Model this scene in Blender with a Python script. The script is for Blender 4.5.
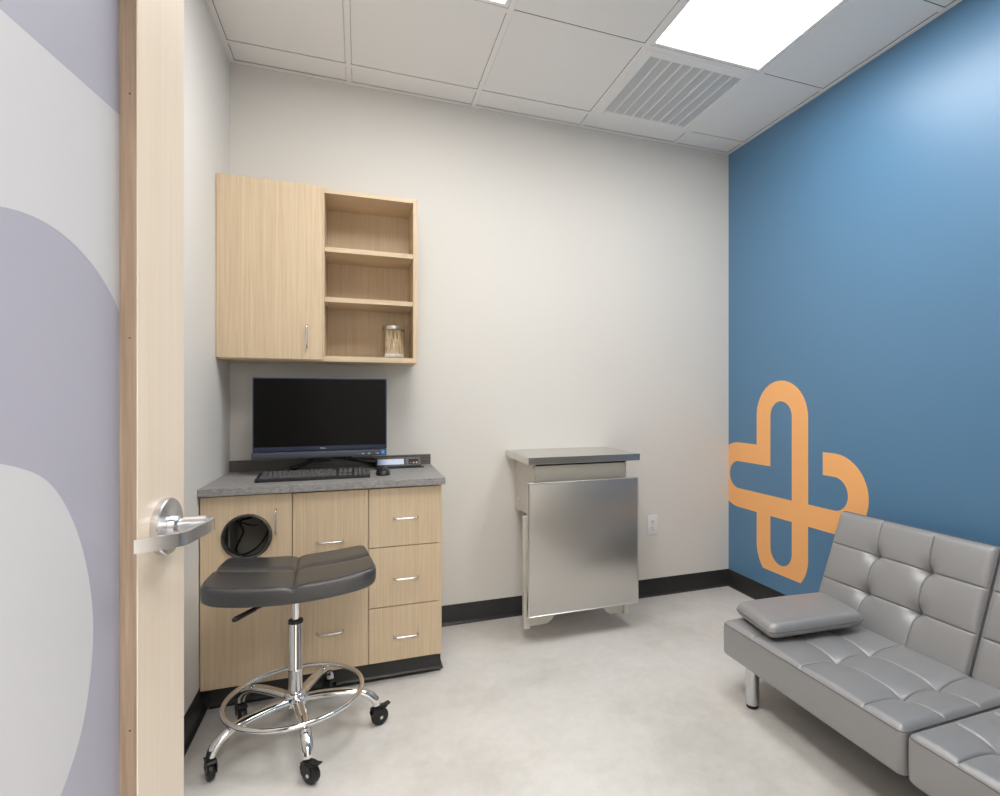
import bpy, bmesh, math, random
from mathutils import Vector, Matrix
random.seed(4)
PI = math.pi
S = bpy.context.scene
COL = S.collection
for o in list(bpy.data.objects): bpy.data.objects.remove(o)

# ------------------------------------------------------------------ camera
H, YB, XL, XR, CAMZ = 2.7158, 2.9095, -0.5559, 2.1807, 1.1771
YF = 0.14                       # room face of the doorway wall
cd = bpy.data.cameras.new('camera'); cam = bpy.data.objects.new('camera', cd); COL.objects.link(cam)
cam.location = (0, 0, CAMZ); cam.rotation_euler = (PI/2, 0, -math.radians(20.5846))
cd.sensor_width = 36; cd.lens = 552.786*36/1000; cd.shift_x = -0.0673; cd.shift_y = 0.0004
cd.clip_start = 0.02; cd.clip_end = 60
S.camera = cam
# ------------------------------------------------------------------ world, exposure
w = bpy.data.worlds.new('world'); S.world = w; w.use_nodes = True
w.node_tree.nodes['Background'].inputs[0].default_value = (0.9, 0.93, 1, 1)
w.node_tree.nodes['Background'].inputs[1].default_value = 0.3
S.view_settings.view_transform = 'Standard'; S.view_settings.look = 'None'
S.view_settings.exposure = 0.27; S.view_settings.gamma = 1; S.view_settings.use_curve_mapping = False
LIGHT_E = 4.0         # glow of the diffusers
HALL_FILL_E = 6.0        # glow of the unseen corridor troffers added as room fill

def area(name, x, y, sx, sy, power, spread, z=H-.004, col=(1, .985, .965)):
    l = bpy.data.lights.new(name, 'AREA'); l.shape = 'RECTANGLE'; l.size = sx; l.size_y = sy; l.energy = power
    l.spread = math.radians(spread); l.color = col
    o = bpy.data.objects.new(name, l); COL.objects.link(o); o.location = (x, y, z); return o
area('troffer_lamp', 1.475, 1.5305, .55, 1.16, 9.5, 178)
area('troffer_lamp', .2562, 1.5305, .55, 1.16, 15, 178)
area('corridor_fill_lamp', .2562, -.90, .55, 1.16, 36, 170)  # unseen corridor lamps added behind the camera to fill the room
area('corridor_fill_lamp', 1.475, -.90, .55, 1.16, 36, 170)
# ------------------------------------------------------------------ materials
def mat(name, col, rough=.5, metal=0, spec=.5, coat=0, coat_rough=.1, trans=0, ior=1.45, emit=None, es=0, sheen=0):
    m = bpy.data.materials.new(name); m.use_nodes = True
    b = m.node_tree.nodes['Principled BSDF']; I = b.inputs
    I['Base Color'].default_value = (*col, 1); I['Roughness'].default_value = rough; I['Metallic'].default_value = metal
    I['Specular IOR Level'].default_value = spec; I['Coat Weight'].default_value = coat; I['Coat Roughness'].default_value = coat_rough
    I['Transmission Weight'].default_value = trans; I['IOR'].default_value = ior
    if emit: I['Emission Color'].default_value = (*emit, 1); I['Emission Strength'].default_value = es
    return m
def nodes(m): return m.node_tree.nodes, m.node_tree.links, m.node_tree.nodes['Principled BSDF']
def coords(m, scale, rot=(0,0,0)):
    n, l, b = nodes(m); tc = n.new('ShaderNodeTexCoord'); mp = n.new('ShaderNodeMapping')
    mp.inputs['Scale'].default_value = scale; mp.inputs['Rotation'].default_value = rot
    l.new(tc.outputs['Object'], mp.inputs['Vector']); return mp.outputs[0]
def noise(m, vec, scale=1, detail=4, rough=.5):
    n, l, b = nodes(m); t = n.new('ShaderNodeTexNoise'); t.inputs['Scale'].default_value = scale
    t.inputs['Detail'].default_value = detail; t.inputs['Roughness'].default_value = rough
    l.new(vec, t.inputs['Vector']); return t.outputs['Fac']
def ramp(m, fac, stops):
    n, l, b = nodes(m); r = n.new('ShaderNodeValToRGB'); e = r.color_ramp.elements
    while len(e) < len(stops): e.new(.5)
    for i, (p, c) in enumerate(stops): e[i].position = p; e[i].color = (*c, 1)
    l.new(fac, r.inputs[0]); return r.outputs[0]
def bump(m, fac, strength=.1, dist=.001):
    n, l, b = nodes(m); t = n.new('ShaderNodeBump'); t.inputs['Strength'].default_value = strength
    t.inputs['Distance'].default_value = dist; l.new(fac, t.inputs['Height']); l.new(t.outputs[0], b.inputs['Normal'])
def mixc(m, a, bb, mode='MULTIPLY', f=1.0):
    n, l, b = nodes(m); t = n.new('ShaderNodeMix'); t.data_type = 'RGBA'; t.blend_type = mode
    t.inputs[0].default_value = f; l.new(a, t.inputs[6]); l.new(bb, t.inputs[7]); return t.outputs[2]
def base(m, out): n, l, b = nodes(m); l.new(out, b.inputs['Base Color'])

def wood(name, c0, c1, c2, grain=(90, 90, 1.6), rough=.45, fine=(.88, .86, .82)):
    m = mat(name, c1, rough)
    f1 = noise(m, coords(m, grain), 1, 5, .6)
    f2 = noise(m, coords(m, (grain[0]*3.2, grain[1]*3.2, grain[2]*2.5)), 1, 3, .6)
    f3 = noise(m, coords(m, (5, 5, .5)), 1, 2)
    a = ramp(m, f1, [(.3, c0), (.52, c1), (.72, c2)])
    b_ = ramp(m, f2, [(.3, fine), (.6, (1, 1, 1))])
    c_ = ramp(m, f3, [(.3, (.93, .92, .90)), (.7, (1, 1, 1))])
    base(m, mixc(m, mixc(m, a, b_), c_)); bump(m, f1, .12, .0006)
    return m
M = {}
M['oak'] = wood('oak_laminate', (.62, .475, .32), (.68, .535, .37), (.73, .59, .42), (150, 150, 2.2))
M['oak_x'] = wood('oak_laminate_cross', (.62, .475, .32), (.68, .535, .37), (.73, .59, .42), (2.2, 150, 150))
M['maple'] = wood('maple_veneer', (.705, .61, .505), (.715, .62, .515), (.725, .635, .53), (30, 30, 1.0), .38, (.96, .955, .95))
M['maple_stop'] = wood('maple_stop', (.27, .195, .145), (.35, .26, .195), (.42, .32, .245), (160, 160, 5), .5)
M['wall'] = mat('wall_paint', (.74, .715, .675), .6, spec=.3)
f = noise(M['wall'], coords(M['wall'], (120,)*3), 1, 3); bump(M['wall'], f, .10, .0008)
M['wall_l'] = mat('wall_paint_cool', (.75, .735, .71), .55, spec=.3)
f = noise(M['wall_l'], coords(M['wall_l'], (120,)*3), 1, 3); bump(M['wall_l'], f, .10, .0008)
M['blue'] = mat('blue_wall_paint', (.095, .225, .385), .38, spec=.8)
f = noise(M['blue'], coords(M['blue'], (150,)*3), 1, 3); bump(M['blue'], f, .16, .0008)
M['orange'] = mat('orange_vinyl', (1.0, .50, .19), .4)
M['ceil'] = mat('ceiling_tile', (.90, .885, .87), .85, spec=.2)
f = noise(M['ceil'], coords(M['ceil'], (300,)*3), 1, 2); bump(M['ceil'], f, .3, .0006)
M['tee'] = mat('ceiling_grid_white', (.90, .885, .87), .5)
M['void'] = mat('plenum_dark', (.03, .03, .03), .9)
M['floor'] = mat('floor_concrete_vinyl', (.5, .48, .44), .42, spec=.4)
fa = noise(M['floor'], coords(M['floor'], (2.2, 2.2, 2.2)), 1, 6, .62)
fb = noise(M['floor'], coords(M['floor'], (22, 22, 22)), 1, 5, .7)
base(M['floor'], mixc(M['floor'], ramp(M['floor'], fa, [(.33, (.57, .55, .52)), (.5, (.66, .64, .61)), (.68, (.72, .70, .675))]),
                     ramp(M['floor'], fb, [(.3, (.92, .92, .91)), (.65, (1, 1, 1))])))
M['rubber'] = mat('black_rubber_base', (.028, .028, .028), .32)
M['black'] = mat('black_plastic', (.012, .012, .013), .4)
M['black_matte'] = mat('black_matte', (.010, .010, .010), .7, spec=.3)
M['key'] = mat('key_black', (.085, .085, .088), .5)
M['screen'] = mat('screen_glass', (.003, .003, .003), .3, spec=.15)
M['navy'] = mat('navy_bezel', (.035, .045, .085), .3)
M['chin'] = mat('slate_chin', (.06, .07, .09), .45)
M['white'] = mat('white_plastic', (.80, .80, .80), .35)
M['logo'] = mat('silver_print', (.62, .63, .66), .4)
M['sticker'] = mat('blue_sticker', (.02, .22, .62), .3)
M['lcd'] = mat('lcd_pale_blue', (.42, .50, .66), .25)
M['chrome'] = mat('chrome', (.86, .86, .87), .06, 1)
M['satin'] = mat('satin_chrome', (.66, .67, .69), .26, 1)
M['nickel'] = mat('brushed_nickel', (.72, .70, .67), .3, 1)
M['steel'] = mat('brushed_stainless', (.62, .605, .58), .2, 1)
_n, _l, _b = nodes(M['steel']); _b.inputs['Roughness'].default_value = .34; _b.inputs['Anisotropic'].default_value = .92
_t = _n.new('ShaderNodeTangent'); _t.direction_type = 'RADIAL'; _t.axis = 'Z'; _l.new(_t.outputs[0], _b.inputs['Tangent'])
f = noise(M['steel'], coords(M['steel'], (2, 2, 300)), 1, 3, .6); bump(M['steel'], f, .03, .0004)
M['steel_top'] = mat('stainless_top', (.66, .645, .61), .25, 1)
M['cream'] = mat('cream_enamel', (.66, .63, .57), .4)
M['leather'] = mat('grey_leatherette', (.25, .25, .258), .44, spec=.9, coat=1.0, coat_rough=.46); M['leather'].node_tree.nodes['Principled BSDF'].inputs['Coat IOR'].default_value = 1.8
f = noise(M['leather'], coords(M['leather'], (260,)*3), 1, 3); bump(M['leather'], f, .18, .0006)
M['leather_b'] = mat('black_leatherette', (.042, .042, .044), .36, spec=.8, coat=.3, coat_rough=.3)
f = noise(M['leather_b'], coords(M['leather_b'], (300,)*3), 1, 3); bump(M['leather_b'], f, .18, .0006)
M['thread'] = mat('grey_thread', (.16, .16, .165), .6)
M['laminate'] = mat('charcoal_laminate', (.17, .165, .16), .42)
fa = noise(M['laminate'], coords(M['laminate'], (60, 160, 160)), 1, 6, .75)
fb = noise(M['laminate'], coords(M['laminate'], (420, 420, 420)), 1, 2, .7)
base(M['laminate'], mixc(M['laminate'], ramp(M['laminate'], fa, [(.3, (.19, .183, .178)), (.5, (.30, .292, .286)), (.7, (.46, .45, .44))]),
                         ramp(M['laminate'], fb, [(.35, (.7, .7, .7)), (.6, (1.0, 1.0, 1.0))])))
M['splash'] = mat('charcoal_streak_laminate', (.10, .09, .08), .4)
fa = noise(M['splash'], coords(M['splash'], (5, 60, 160)), 1, 5, .7)
base(M['splash'], ramp(M['splash'], fa, [(.3, (.075, .066, .058)), (.5, (.125, .112, .10)), (.7, (.20, .185, .17))]))
M['glass'] = bpy.data.materials.new('clear_glass'); M['glass'].use_nodes = True
_n = M['glass'].node_tree.nodes; _l = M['glass'].node_tree.links; _n.clear()
_o = _n.new('ShaderNodeOutputMaterial'); _m = _n.new('ShaderNodeMixShader'); _w = _n.new('ShaderNodeLayerWeight'); _w.inputs[0].default_value = .5; _p = _n.new('ShaderNodeMath'); _p.operation = 'POWER'; _p.inputs[1].default_value = 4; _l.new(_w.outputs['Facing'], _p.inputs[0]); _f = _n.new('ShaderNodeMath'); _f.operation = 'MULTIPLY_ADD'; _f.inputs[1].default_value = .5; _f.inputs[2].default_value = .05; _l.new(_p.outputs[0], _f.inputs[0])
_t = _n.new('ShaderNodeBsdfTransparent'); _t.inputs[0].default_value = (.97, .98, .975, 1); _g = _n.new('ShaderNodeBsdfGlossy'); _g.inputs['Roughness'].default_value = .03
_l.new(_f.outputs[0], _m.inputs[0]); _l.new(_t.outputs[0], _m.inputs[1]); _l.new(_g.outputs[0], _m.inputs[2]); _l.new(_m.outputs[0], _o.inputs[0])
M['stick'] = mat('swab_wood', (.80, .64, .42), .6)
M['cotton'] = mat('cotton_white', (.85, .84, .82), .9)
M['film_l'] = mat('lavender_film', (.33, .33, .395), .38, spec=.4)
M['film_p'] = mat('pale_grey_film', (.49, .49, .515), .38, spec=.4)
M['diff'] = mat('light_diffuser', (.9, .9, .9), .5, emit=(1, .985, .955), es=LIGHT_E)
M['diff_fill'] = mat('fill_diffuser_corridor', (.9, .9, .9), .5, emit=(1, .985, .965), es=HALL_FILL_E)
M['grille'] = mat('grille_white', (.74, .74, .74), .45)
M['bag'] = mat('clear_bag', (.35, .34, .33), .3)
M['pink'] = mat('connector_pink', (.6, .25, .3), .4); M['hole'] = M['void']

# ------------------------------------------------------------------ mesh helpers
def V(*a): return Vector(a)
def box(bm, x0, x1, y0, y1, z0, z1, bev=0, mi=0, seg=2):
    r = bmesh.ops.create_cube(bm, size=1)
    for v in r['verts']: v.co = V(x0+(v.co.x+.5)*(x1-x0), y0+(v.co.y+.5)*(y1-y0), z0+(v.co.z+.5)*(z1-z0))
    fs = list({f for v in r['verts'] for f in v.link_faces})
    for f in fs: f.material_index = mi
    if bev:
        es = list({e for f in fs for e in f.edges})
        bmesh.ops.bevel(bm, geom=es, offset=bev, segments=seg, affect='EDGES', profile=.5)
    return r
def grid_faces(bm, rings, closed=True, mi=0):
    for a, b in zip(rings[:-1], rings[1:]):
        n = len(a)
        for i in range(n if closed else n-1):
            j = (i+1) % n
            try: f = bm.faces.new((a[i], a[j], b[j], b[i])); f.material_index = mi
            except ValueError: pass
def tube(bm, pts, r, n=12, closed=False, mi=0, cap=True):
    pts = [Vector(p) for p in pts]; rs = r if isinstance(r, (list, tuple)) else [r]*len(pts)
    N = len(pts); rings = []; prev = None
    for i, p in enumerate(pts):
        if closed: t = (pts[(i+1) % N]-pts[i-1]).normalized()
        else: t = (pts[min(i+1, N-1)]-pts[max(i-1, 0)]).normalized()
        if prev is None:
            a = t.orthogonal().normalized()
        else:
            a = (prev - t*prev.dot(t)).normalized()
        prev = a; b = t.cross(a)
        rings.append([bm.verts.new(p+(a*math.cos(2*PI*k/n)+b*math.sin(2*PI*k/n))*rs[i]) for k in range(n)])
    if closed:
        # align last to first
        a0 = rings[0][0].co-pts[0]; k = min(range(n), key=lambda q: (rings[-1][q].co-pts[-1]-a0).length)
        last = rings[-1][k:]+rings[-1][:k]
        grid_faces(bm, rings, mi=mi)
        for i in range(n):
            j = (i+1) % n
            f = bm.faces.new((last[i], last[j], rings[0][j], rings[0][i])); f.material_index = mi
    else:
        grid_faces(bm, rings, mi=mi)
        if cap:
            for f in (bm.faces.new(rings[0][::-1]), bm.faces.new(rings[-1])): f.material_index = mi
def lathe(bm, prof, mx=Matrix(), n=40, mi=0, cap=True):
    rings = []
    for r, z in prof:
        rings.append([bm.verts.new(mx @ V(r*math.cos(2*PI*k/n), r*math.sin(2*PI*k/n), z)) for k in range(n)])
    grid_faces(bm, rings, mi=mi)
    if cap:
        for rg in (rings[0][::-1], rings[-1]):
            f = bm.faces.new(rg); f.material_index = mi
def prism(bm, poly, mx, depth, mi=0):
    """poly in local xy, extruded along local z by depth."""
    a = [bm.verts.new(mx @ V(x, y, 0)) for x, y in poly]; b = [bm.verts.new(mx @ V(x, y, depth)) for x, y in poly]
    n = len(a); fs = [bm.faces.new(a[::-1]), bm.faces.new(b)]
    for i in range(n): fs.append(bm.faces.new((a[i], a[(i+1) % n], b[(i+1) % n], b[i])))
    for f in fs: f.material_index = mi
def frame(o, x, y, z):
    m = Matrix.Identity(4)
    for i, a in enumerate((x, y, z)):
        for k in range(3): m[k][i] = a[k]
    for k in range(3): m[k][3] = o[k]
    return m
def catmull(P, n=8, closed=False):
    P = [Vector(p) for p in P]; out = []; N = len(P)
    for i in range(N if closed else N-1):
        p0 = P[(i-1) % N] if closed or i > 0 else P[0]*2-P[1]
        p1 = P[i]; p2 = P[(i+1) % N]; p3 = P[(i+2) % N] if closed or i+2 < N else P[-1]*2-P[-2]
        for k in range(n):
            t = k/n
            out.append(.5*((2*p1)+(p2-p0)*t+(2*p0-5*p1+4*p2-p3)*t*t+(3*p1-p0-3*p2+p3)*t**3))
    if not closed: out.append(P[-1])
    return out
def obj(name, bm, ms, parent=None, smooth=False, angle=40):
    if not isinstance(ms, (list, tuple)): ms = [ms]
    bmesh.ops.recalc_face_normals(bm, faces=bm.faces[:])
    me = bpy.data.meshes.new(name); bm.to_mesh(me); bm.free()
    for m in ms: me.materials.append(M[m] if isinstance(m, str) else m)
    if smooth:
        me.polygons.foreach_set('use_smooth', [True]*len(me.polygons))
        me.set_sharp_from_angle(angle=math.radians(angle))
    o = bpy.data.objects.new(name, me); COL.objects.link(o)
    if parent: 
        o.parent = parent
        p = parent; off = Vector((0, 0, 0))
        while p: off += p.location; p = p.parent
        # meshes are written in world coordinates: put the origin back
        me.transform(Matrix.Translation(-off)) if not getattr(parent, 'rot_local', False) else None
    return o
def tag(o, label, cat, group=None):
    o['label'] = label; o['category'] = cat
    if group: o['group'] = group
    return o
def thing(name, loc, label, cat, group=None):
    o = bpy.data.objects.new(name, None); COL.objects.link(o); o.location = loc; o.empty_display_size = .05
    return tag(o, label, cat, group)
def struct(name, bm, ms, smooth=False):
    o = obj(name, bm, ms, None, smooth); o['kind'] = 'structure'; return o
def single(name, bm, ms, label, cat, group=None, smooth=False):
    return tag(obj(name, bm, ms, None, smooth), label, cat, group)
B = bmesh.new

# ================================================================== SETTING
bm = B(); box(bm, XL-.15, XR+.15, -1.75, YB+.15, -.05, 0); struct('floor', bm, 'floor')
bm = B(); box(bm, XL-.14, XR+.14, YB, YB+.12, 0, H+.05); struct('wall_back', bm, 'wall')
bm = B(); box(bm, XL-.12, XL, .02, YB, 0, H+.05); struct('wall_left', bm, 'wall_l')
bm = B(); box(bm, XR, XR+.12, .02, YB, 0, H+.05); struct('wall_right', bm, 'blue')
DL, DR, DT = -.425, .53, 2.16          # doorway opening
bm = B(); box(bm, XL, DL, .02, YF, 0, H+.05); box(bm, DR, XR, .02, YF, 0, H+.05); box(bm, DL, DR, .02, YF, DT, H+.05)
struct('wall_front', bm, mat('shaded_wall_taupe', (.24, .23, .215), .6))  # shade put into the colour: wall darkened so the steel leaf reflects it dark
bm = B(); box(bm, XL-.14, XR+.14, -1.75, -1.65, 0, H+.05); struct('wall_corridor', bm, 'wall')
bm = B(); box(bm, XL-.14, XL-.04, -1.65, .02, 0, H+.05); box(bm, XR+.04, XR+.14, -1.65, .02, 0, H+.05); struct('wall_corridor_ends', bm, 'wall')
# door jambs
bm = B(); box(bm, DL, DL+.02, .015, YF+.005, 0, DT); box(bm, DR-.02, DR, .015, YF+.005, 0, DT); box(bm, DL+.02, DR-.02, .015, YF+.005, DT-.02, DT)
struct('trim_1', bm, 'maple')

# ceiling: lay-in tiles with a 24 mm exposed grid
G = .6096; GX, GY = -.0486, 2.7493
xs = [GX+k*G for k in range(-1, 5)]; ys = [GY-k*G for k in range(0, 9)]
LIGHTS = [(0, 1), (2, 1)]      # column, first row (two rows long)
lightcells = set()
for c, r in LIGHTS: lightcells |= {(c, r), (c, r+1)}
ventcell = (2, 0)
HALL_FILL_LIGHTS = [(0, 5), (2, 5)]
for c, r in HALL_FILL_LIGHTS: lightcells |= {(c, r), (c, r+1)}
bm = B()
xe = [XL]+[x for x in xs if XL < x < XR]+[XR]; ye = [YB]+[y for y in ys if y > -1.65]+[-1.65]
for i in range(len(xe)-1):
    for j in range(len(ye)-1):
        c, r = i-1, j-1
        if (c, r) in lightcells or (c, r) == ventcell: continue
        g = .0127
        x0 = xe[i]+(g if i else .022); x1 = xe[i+1]-(g if i < len(xe)-2 else .0225)
        y1 = ye[j]-(g if j else .022); y0 = ye[j+1]+g
        if y1-y0 > .02: box(bm, x0, x1, y0, y1, H+.003, H+.02, .002, 0, 1)
box(bm, XL-.14, XR+.14, -1.75, YB+.1, H+.10, H+.12, 0, 1)
struct('ceiling', bm, ['ceil', 'void'])
bm = B()
for x in xs:
    if XL+.03 < x < XR-.03: box(bm, x-.012, x+.012, -1.65, YB-.001, H, H+.0025)
for y in ys:
    if y > -1.65:
        for a, b_ in zip(xe[:-1], xe[1:]): box(bm, a+.012, b_-.012, y-.012, y+.012, H+.0004, H+.0025)
struct('trim_2', bm, 'tee')
bm = B()     # wall angle
box(bm, XL, XL+.021, YF, YB, H-.001, H+.002); box(bm, XR-.021, XR, YF, YB, H-.001, H+.002)
box(bm, XL+.021, XR-.021, YB-.021, YB, H-.001, H+.002); box(bm, XL+.021, XR-.021, YF, YF+.021, H-.001, H+.002)
struct('trim_3', bm, 'tee')

# cove rubber base
def cove(bm, p0, p1, nrm, h=.1023):
    p0 = Vector((*p0, 0)); p1 = Vector((*p1, 0)); nrm = Vector((*nrm, 0)).normalized(); d = (p1-p0)
    prof = [(0, 0), (.017, 0), (.0175, .0015), (.012, .004), (.007, .009), (.0045, .016), (.0035, .024), (.0035, h-.002), (.0025, h), (0, h)]
    prism(bm, prof, frame(p0, nrm, V(0, 0, 1), d.normalized()), d.length)
CX1, CYF = .326, 2.385          # base cabinet right end, door face
bm = B(); cove(bm, (CX1+.006, YB), (XR, YB), (0, -1)); struct('baseboard_back', bm, 'rubber', True)
bm = B(); cove(bm, (XR, YB-.004), (XR, YF), (-1, 0)); struct('baseboard_right', bm, 'rubber', True)
bm = B(); cove(bm, (XL, YF), (XL, 2.452), (1, 0)); struct('baseboard_left', bm, 'rubber', True)
bm = B(); cove(bm, (DR, YF), (XR-.018, YF), (0, 1)); struct('baseboard_front', bm, 'rubber', True)

# ================================================================== LIGHTS AND GRILLE
def troffer(c, r, dm, label):
    x0, x1 = xs[c+1]+.0125, xs[c+2]-.0125; y1, y0 = ys[r]-.0125, ys[r+2]+.0125
    t = thing('ceiling_light', ((x0+x1)/2, (y0+y1)/2, H), label, 'ceiling light', 'recessed ceiling troffers')
    bm = B(); w_ = .018
    for a in ((x0, x0+w_, y0, y1), (x1-w_, x1, y0, y1), (x0+w_, x1-w_, y0, y0+w_), (x0+w_, x1-w_, y1-w_, y1)):
        box(bm, *a, H+.002, H+.03, .0015, 0, 1)
    obj('frame', bm, 'tee', t)
    bm = B(); box(bm, x0+w_-.002, x1-w_+.002, y0+w_-.002, y1-w_+.002, H+.008, H+.014); obj('diffuser', bm, dm, t)
    return t
troffer(2, 1, 'diff', 'bright white recessed ceiling light beside the air grille near the blue wall')
troffer(0, 1, 'diff', 'recessed ceiling light whose corner just shows at the top centre edge')
for c_ in (0, 2):
    cl = troffer(c_, 5, 'diff_fill', 'added corridor fill light'); cl.name = 'corridor_fill_light'; cl['kind'] = 'structure'  # unseen fixtures added to carry the corridor fill lamps
    for k_ in ('label', 'category', 'group'): del cl[k_]

x0, x1 = xs[3]+.0125, xs[4]-.0125; y1, y0 = ys[0]-.0125, ys[1]+.0125
t = thing('air_grille', ((x0+x1)/2, (y0+y1)/2, H), 'square white return air grille set into the ceiling grid near the blue wall', 'air vent')
bm = B(); fw = .042
for a in ((x0, x0+fw, y0, y1), (x1-fw, x1, y0, y1), (x0+fw, x1-fw, y0, y0+fw), (x0+fw, x1-fw, y1-fw, y1)):
    box(bm, *a, H-.004, H+.02, .003, 0, 1)
obj('frame', bm, 'tee', t)
bm = B(); ncol = 9; ix0, ix1, iy0, iy1 = x0+fw, x1-fw, y0+fw, y1-fw; step = (ix1-ix0)/ncol
for k in range(1, ncol):
    box(bm, ix0+k*step-.0045, ix0+k*step+.0045, iy0, iy1, H-.002, H+.016)
obj('divider_bars', bm, 'tee', t)
bm = B(); nb = 44
for k in range(nb):
    y = iy0+(k+.5)*(iy1-iy0)/nb
    mx = frame(V(ix0, y, H+.004), V(0, .75, -.66), V(0, .66, .75), V(1, 0, 0))
    prism(bm, [(-.005, -.0008), (.006, -.0008), (.006, .0008), (-.005, .0008)], mx, ix1-ix0)
obj('louvre_blades', bm, 'grille', t)
bm = B(); box(bm, ix0, ix1, iy0, iy1, H+.018, H+.02); obj('backing', bm, mat('grille_back', (.6, .6, .6), .8), t)

# ================================================================== WALL LOGO
LY, LZ = 2.446, .709; R1, R0 = .198, .083
def arc(cy, cz, r, a0, a1, n=24): return [(cy+r*math.cos(math.radians(a0+(a1-a0)*k/n)), cz+r*math.sin(math.radians(a0+(a1-a0)*k/n))) for k in range(n+1)]
YM = YB-.002
ang = math.degrees(math.acos((YM-2.812)/R1))
outer = arc(LY, 1.078, R1, 0, 180)[::-1]                               # left (smaller Y is nearer the camera)
outer = arc(LY, 1.078, R1, 0, 180)                                      # from Y max over the top to Y min
outer += [(LY-R0-.115, LZ-.086+.0)]
outer[-1] = (LY-R1, LZ-R0)
outer += arc(2.08, LZ, R0, 270, 90)                                    # inner bulb (via smaller Y)
outer += [(2.15, LZ+R0), (2.15, LZ+R1)]
outer += arc(2.08, LZ, R1, 90, 270)                                    # outer bulb
outer += [(LY-R1, LZ-R1)]
a_t = math.degrees(math.asin((.335-.2)/R1))
outer += arc(LY, .335, R1, 180, 180+a_t, 10)
outer += arc(LY, .335, R1, 360-a_t, 360, 10)
outer += [(LY+R1, LZ-R1)]
outer += arc(2.812, LZ, R1, 270, 360-ang, 10)+arc(2.812, LZ, R1, ang, 90, 10)
outer += [(LY+R1, LZ+R1)]
holeA = arc(LY, 1.078, R0, 0, 180)+[(LY-R0, LZ-R0)]+arc(2.812, LZ, R0, 270, 450)+[(LY+R0, LZ+R0)]
holeB = [(LY-R0, LZ-R1), (LY+R0, LZ-R1)]+arc(LY, .335, R0, 360, 180)
def flat_shape(name, loops, mx, ext, m, parent=None):
    cu = bpy.data.curves.new(name, 'CURVE'); cu.dimensions = '2D'; cu.fill_mode = 'BOTH'; cu.extrude = ext
    for L in loops:
        sp = cu.splines.new('POLY'); sp.points.add(len(L)-1); sp.use_cyclic_u = True
        for p, (a, b_) in zip(sp.points, L): p.co = (a, b_, 0, 1)
    tmp = bpy.data.objects.new('tmp', cu); COL.objects.link(tmp)
    bpy.context.view_layer.update()
    me = bpy.data.meshes.new_from_object(tmp.evaluated_get(bpy.context.evaluated_depsgraph_get()))
    bpy.data.objects.remove(tmp); me.transform(mx); me.materials.clear(); me.materials.append(M[m]); me.name = name
    o = bpy.data.objects.new(name, me); COL.objects.link(o)
    if parent: o.parent = parent; me.transform(Matrix.Translation(-parent.location))
    return o
def text_mesh(name, s, size, mx, ext, m, parent=None):
    cu = bpy.data.curves.new(name, 'FONT'); cu.body = s; cu.size = size; cu.extrude = ext; cu.align_x = 'CENTER'; cu.align_y = 'CENTER'
    tmp = bpy.data.objects.new('tmp', cu); COL.objects.link(tmp); bpy.context.view_layer.update()
    me = bpy.data.meshes.new_from_object(tmp.evaluated_get(bpy.context.evaluated_depsgraph_get()))
    bpy.data.objects.remove(tmp); me.transform(mx); me.materials.clear(); me.materials.append(M[m])
    o = bpy.data.objects.new(name, me); COL.objects.link(o)
    if parent:
        p = parent; off = Vector((0, 0, 0))
        while p: off += p.location; p = p.parent
        o.parent = parent; me.transform(Matrix.Translation(-off))
    return o
lg = flat_shape('wall_logo', [outer, holeA, holeB], frame(V(XR-.0008, 0, 0), V(0, 1, 0), V(0, 0, 1), V(1, 0, 0)), .0006, 'orange')
tag(lg, 'large orange looped cross emblem on the blue wall behind the couch', 'wall graphic')

# ================================================================== PULL HANDLES
def pull(parent, c, axis, L=.096, out=(0, -1, 0), r=.0038, proj=.028):
    """arched wire pull, c = centre on the face."""
    c = Vector(c); a = Vector(axis); n = Vector(out); bm = B()
    h = L/2; P = [c-a*h, c-a*h+n*(proj*.55), c-a*(h-.006)+n*(proj*.9), c-a*(h-.02)+n*proj, c+a*(h-.02)+n*proj, c+a*(h-.006)+n*(proj*.9), c+a*h+n*(proj*.55), c+a*h]
    tube(bm, catmull(P, 5), r, 10)
    return obj('handle', bm, 'satin', parent, True)

# ================================================================== UPPER CABINET
UX0, UX1, UYF, UZ0, UZ1 = XL+.002, .2515, 2.66, 1.3405, 2.103
T = .0185
t = thing('wall_cabinet', (UX0, YB, UZ0), 'light oak wall cabinet with one door and three open cubbies, above the computer', 'cabinet')
dvx = -.1455    # divider
bm = B()
box(bm, UX0, UX0+T, UYF, YB, UZ0, UZ1, .0008, 0, 1); box(bm, UX1-T, UX1, UYF, YB, UZ0, UZ1, .0008, 0, 1)
box(bm, dvx-T, dvx, UYF, YB-.01, UZ0+T, UZ1-T, .0008, 0, 1)
box(bm, UX0+T, UX1-T, YB-.01, YB, UZ0+T, UZ1-T)
obj('carcass', bm, 'oak', t)
bm = B(); box(bm, UX0+T, UX1-T, UYF, YB, UZ0, UZ0+.0235, .0008, 0, 1); obj('bottom_panel', bm, 'oak_x', t)
bm = B(); box(bm, UX0+T, UX1-T, UYF, YB, UZ1-T, UZ1, .0008, 0, 1); obj('top_panel', bm, 'oak_x', t)
for zt in (1.848, 1.626):
    bm = B(); box(bm, dvx+.001, UX1-T-.001, UYF+.004, YB-.011, zt-.021, zt, .0012, 0, 2); s = obj('shelf', bm, 'oak_x', t)
    for x in (dvx+.003, UX1-T-.003):
        for y in (UYF+.05, YB-.05):
            bm = B(); lathe(bm, [(.0025, -.006), (.0025, .006)], frame(V(x, y, zt-.025), V(0, 1, 0), V(0, 0, 1), V(1, 0, 0)), 10); obj('shelf_pin', bm, 'satin', s)
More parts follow.
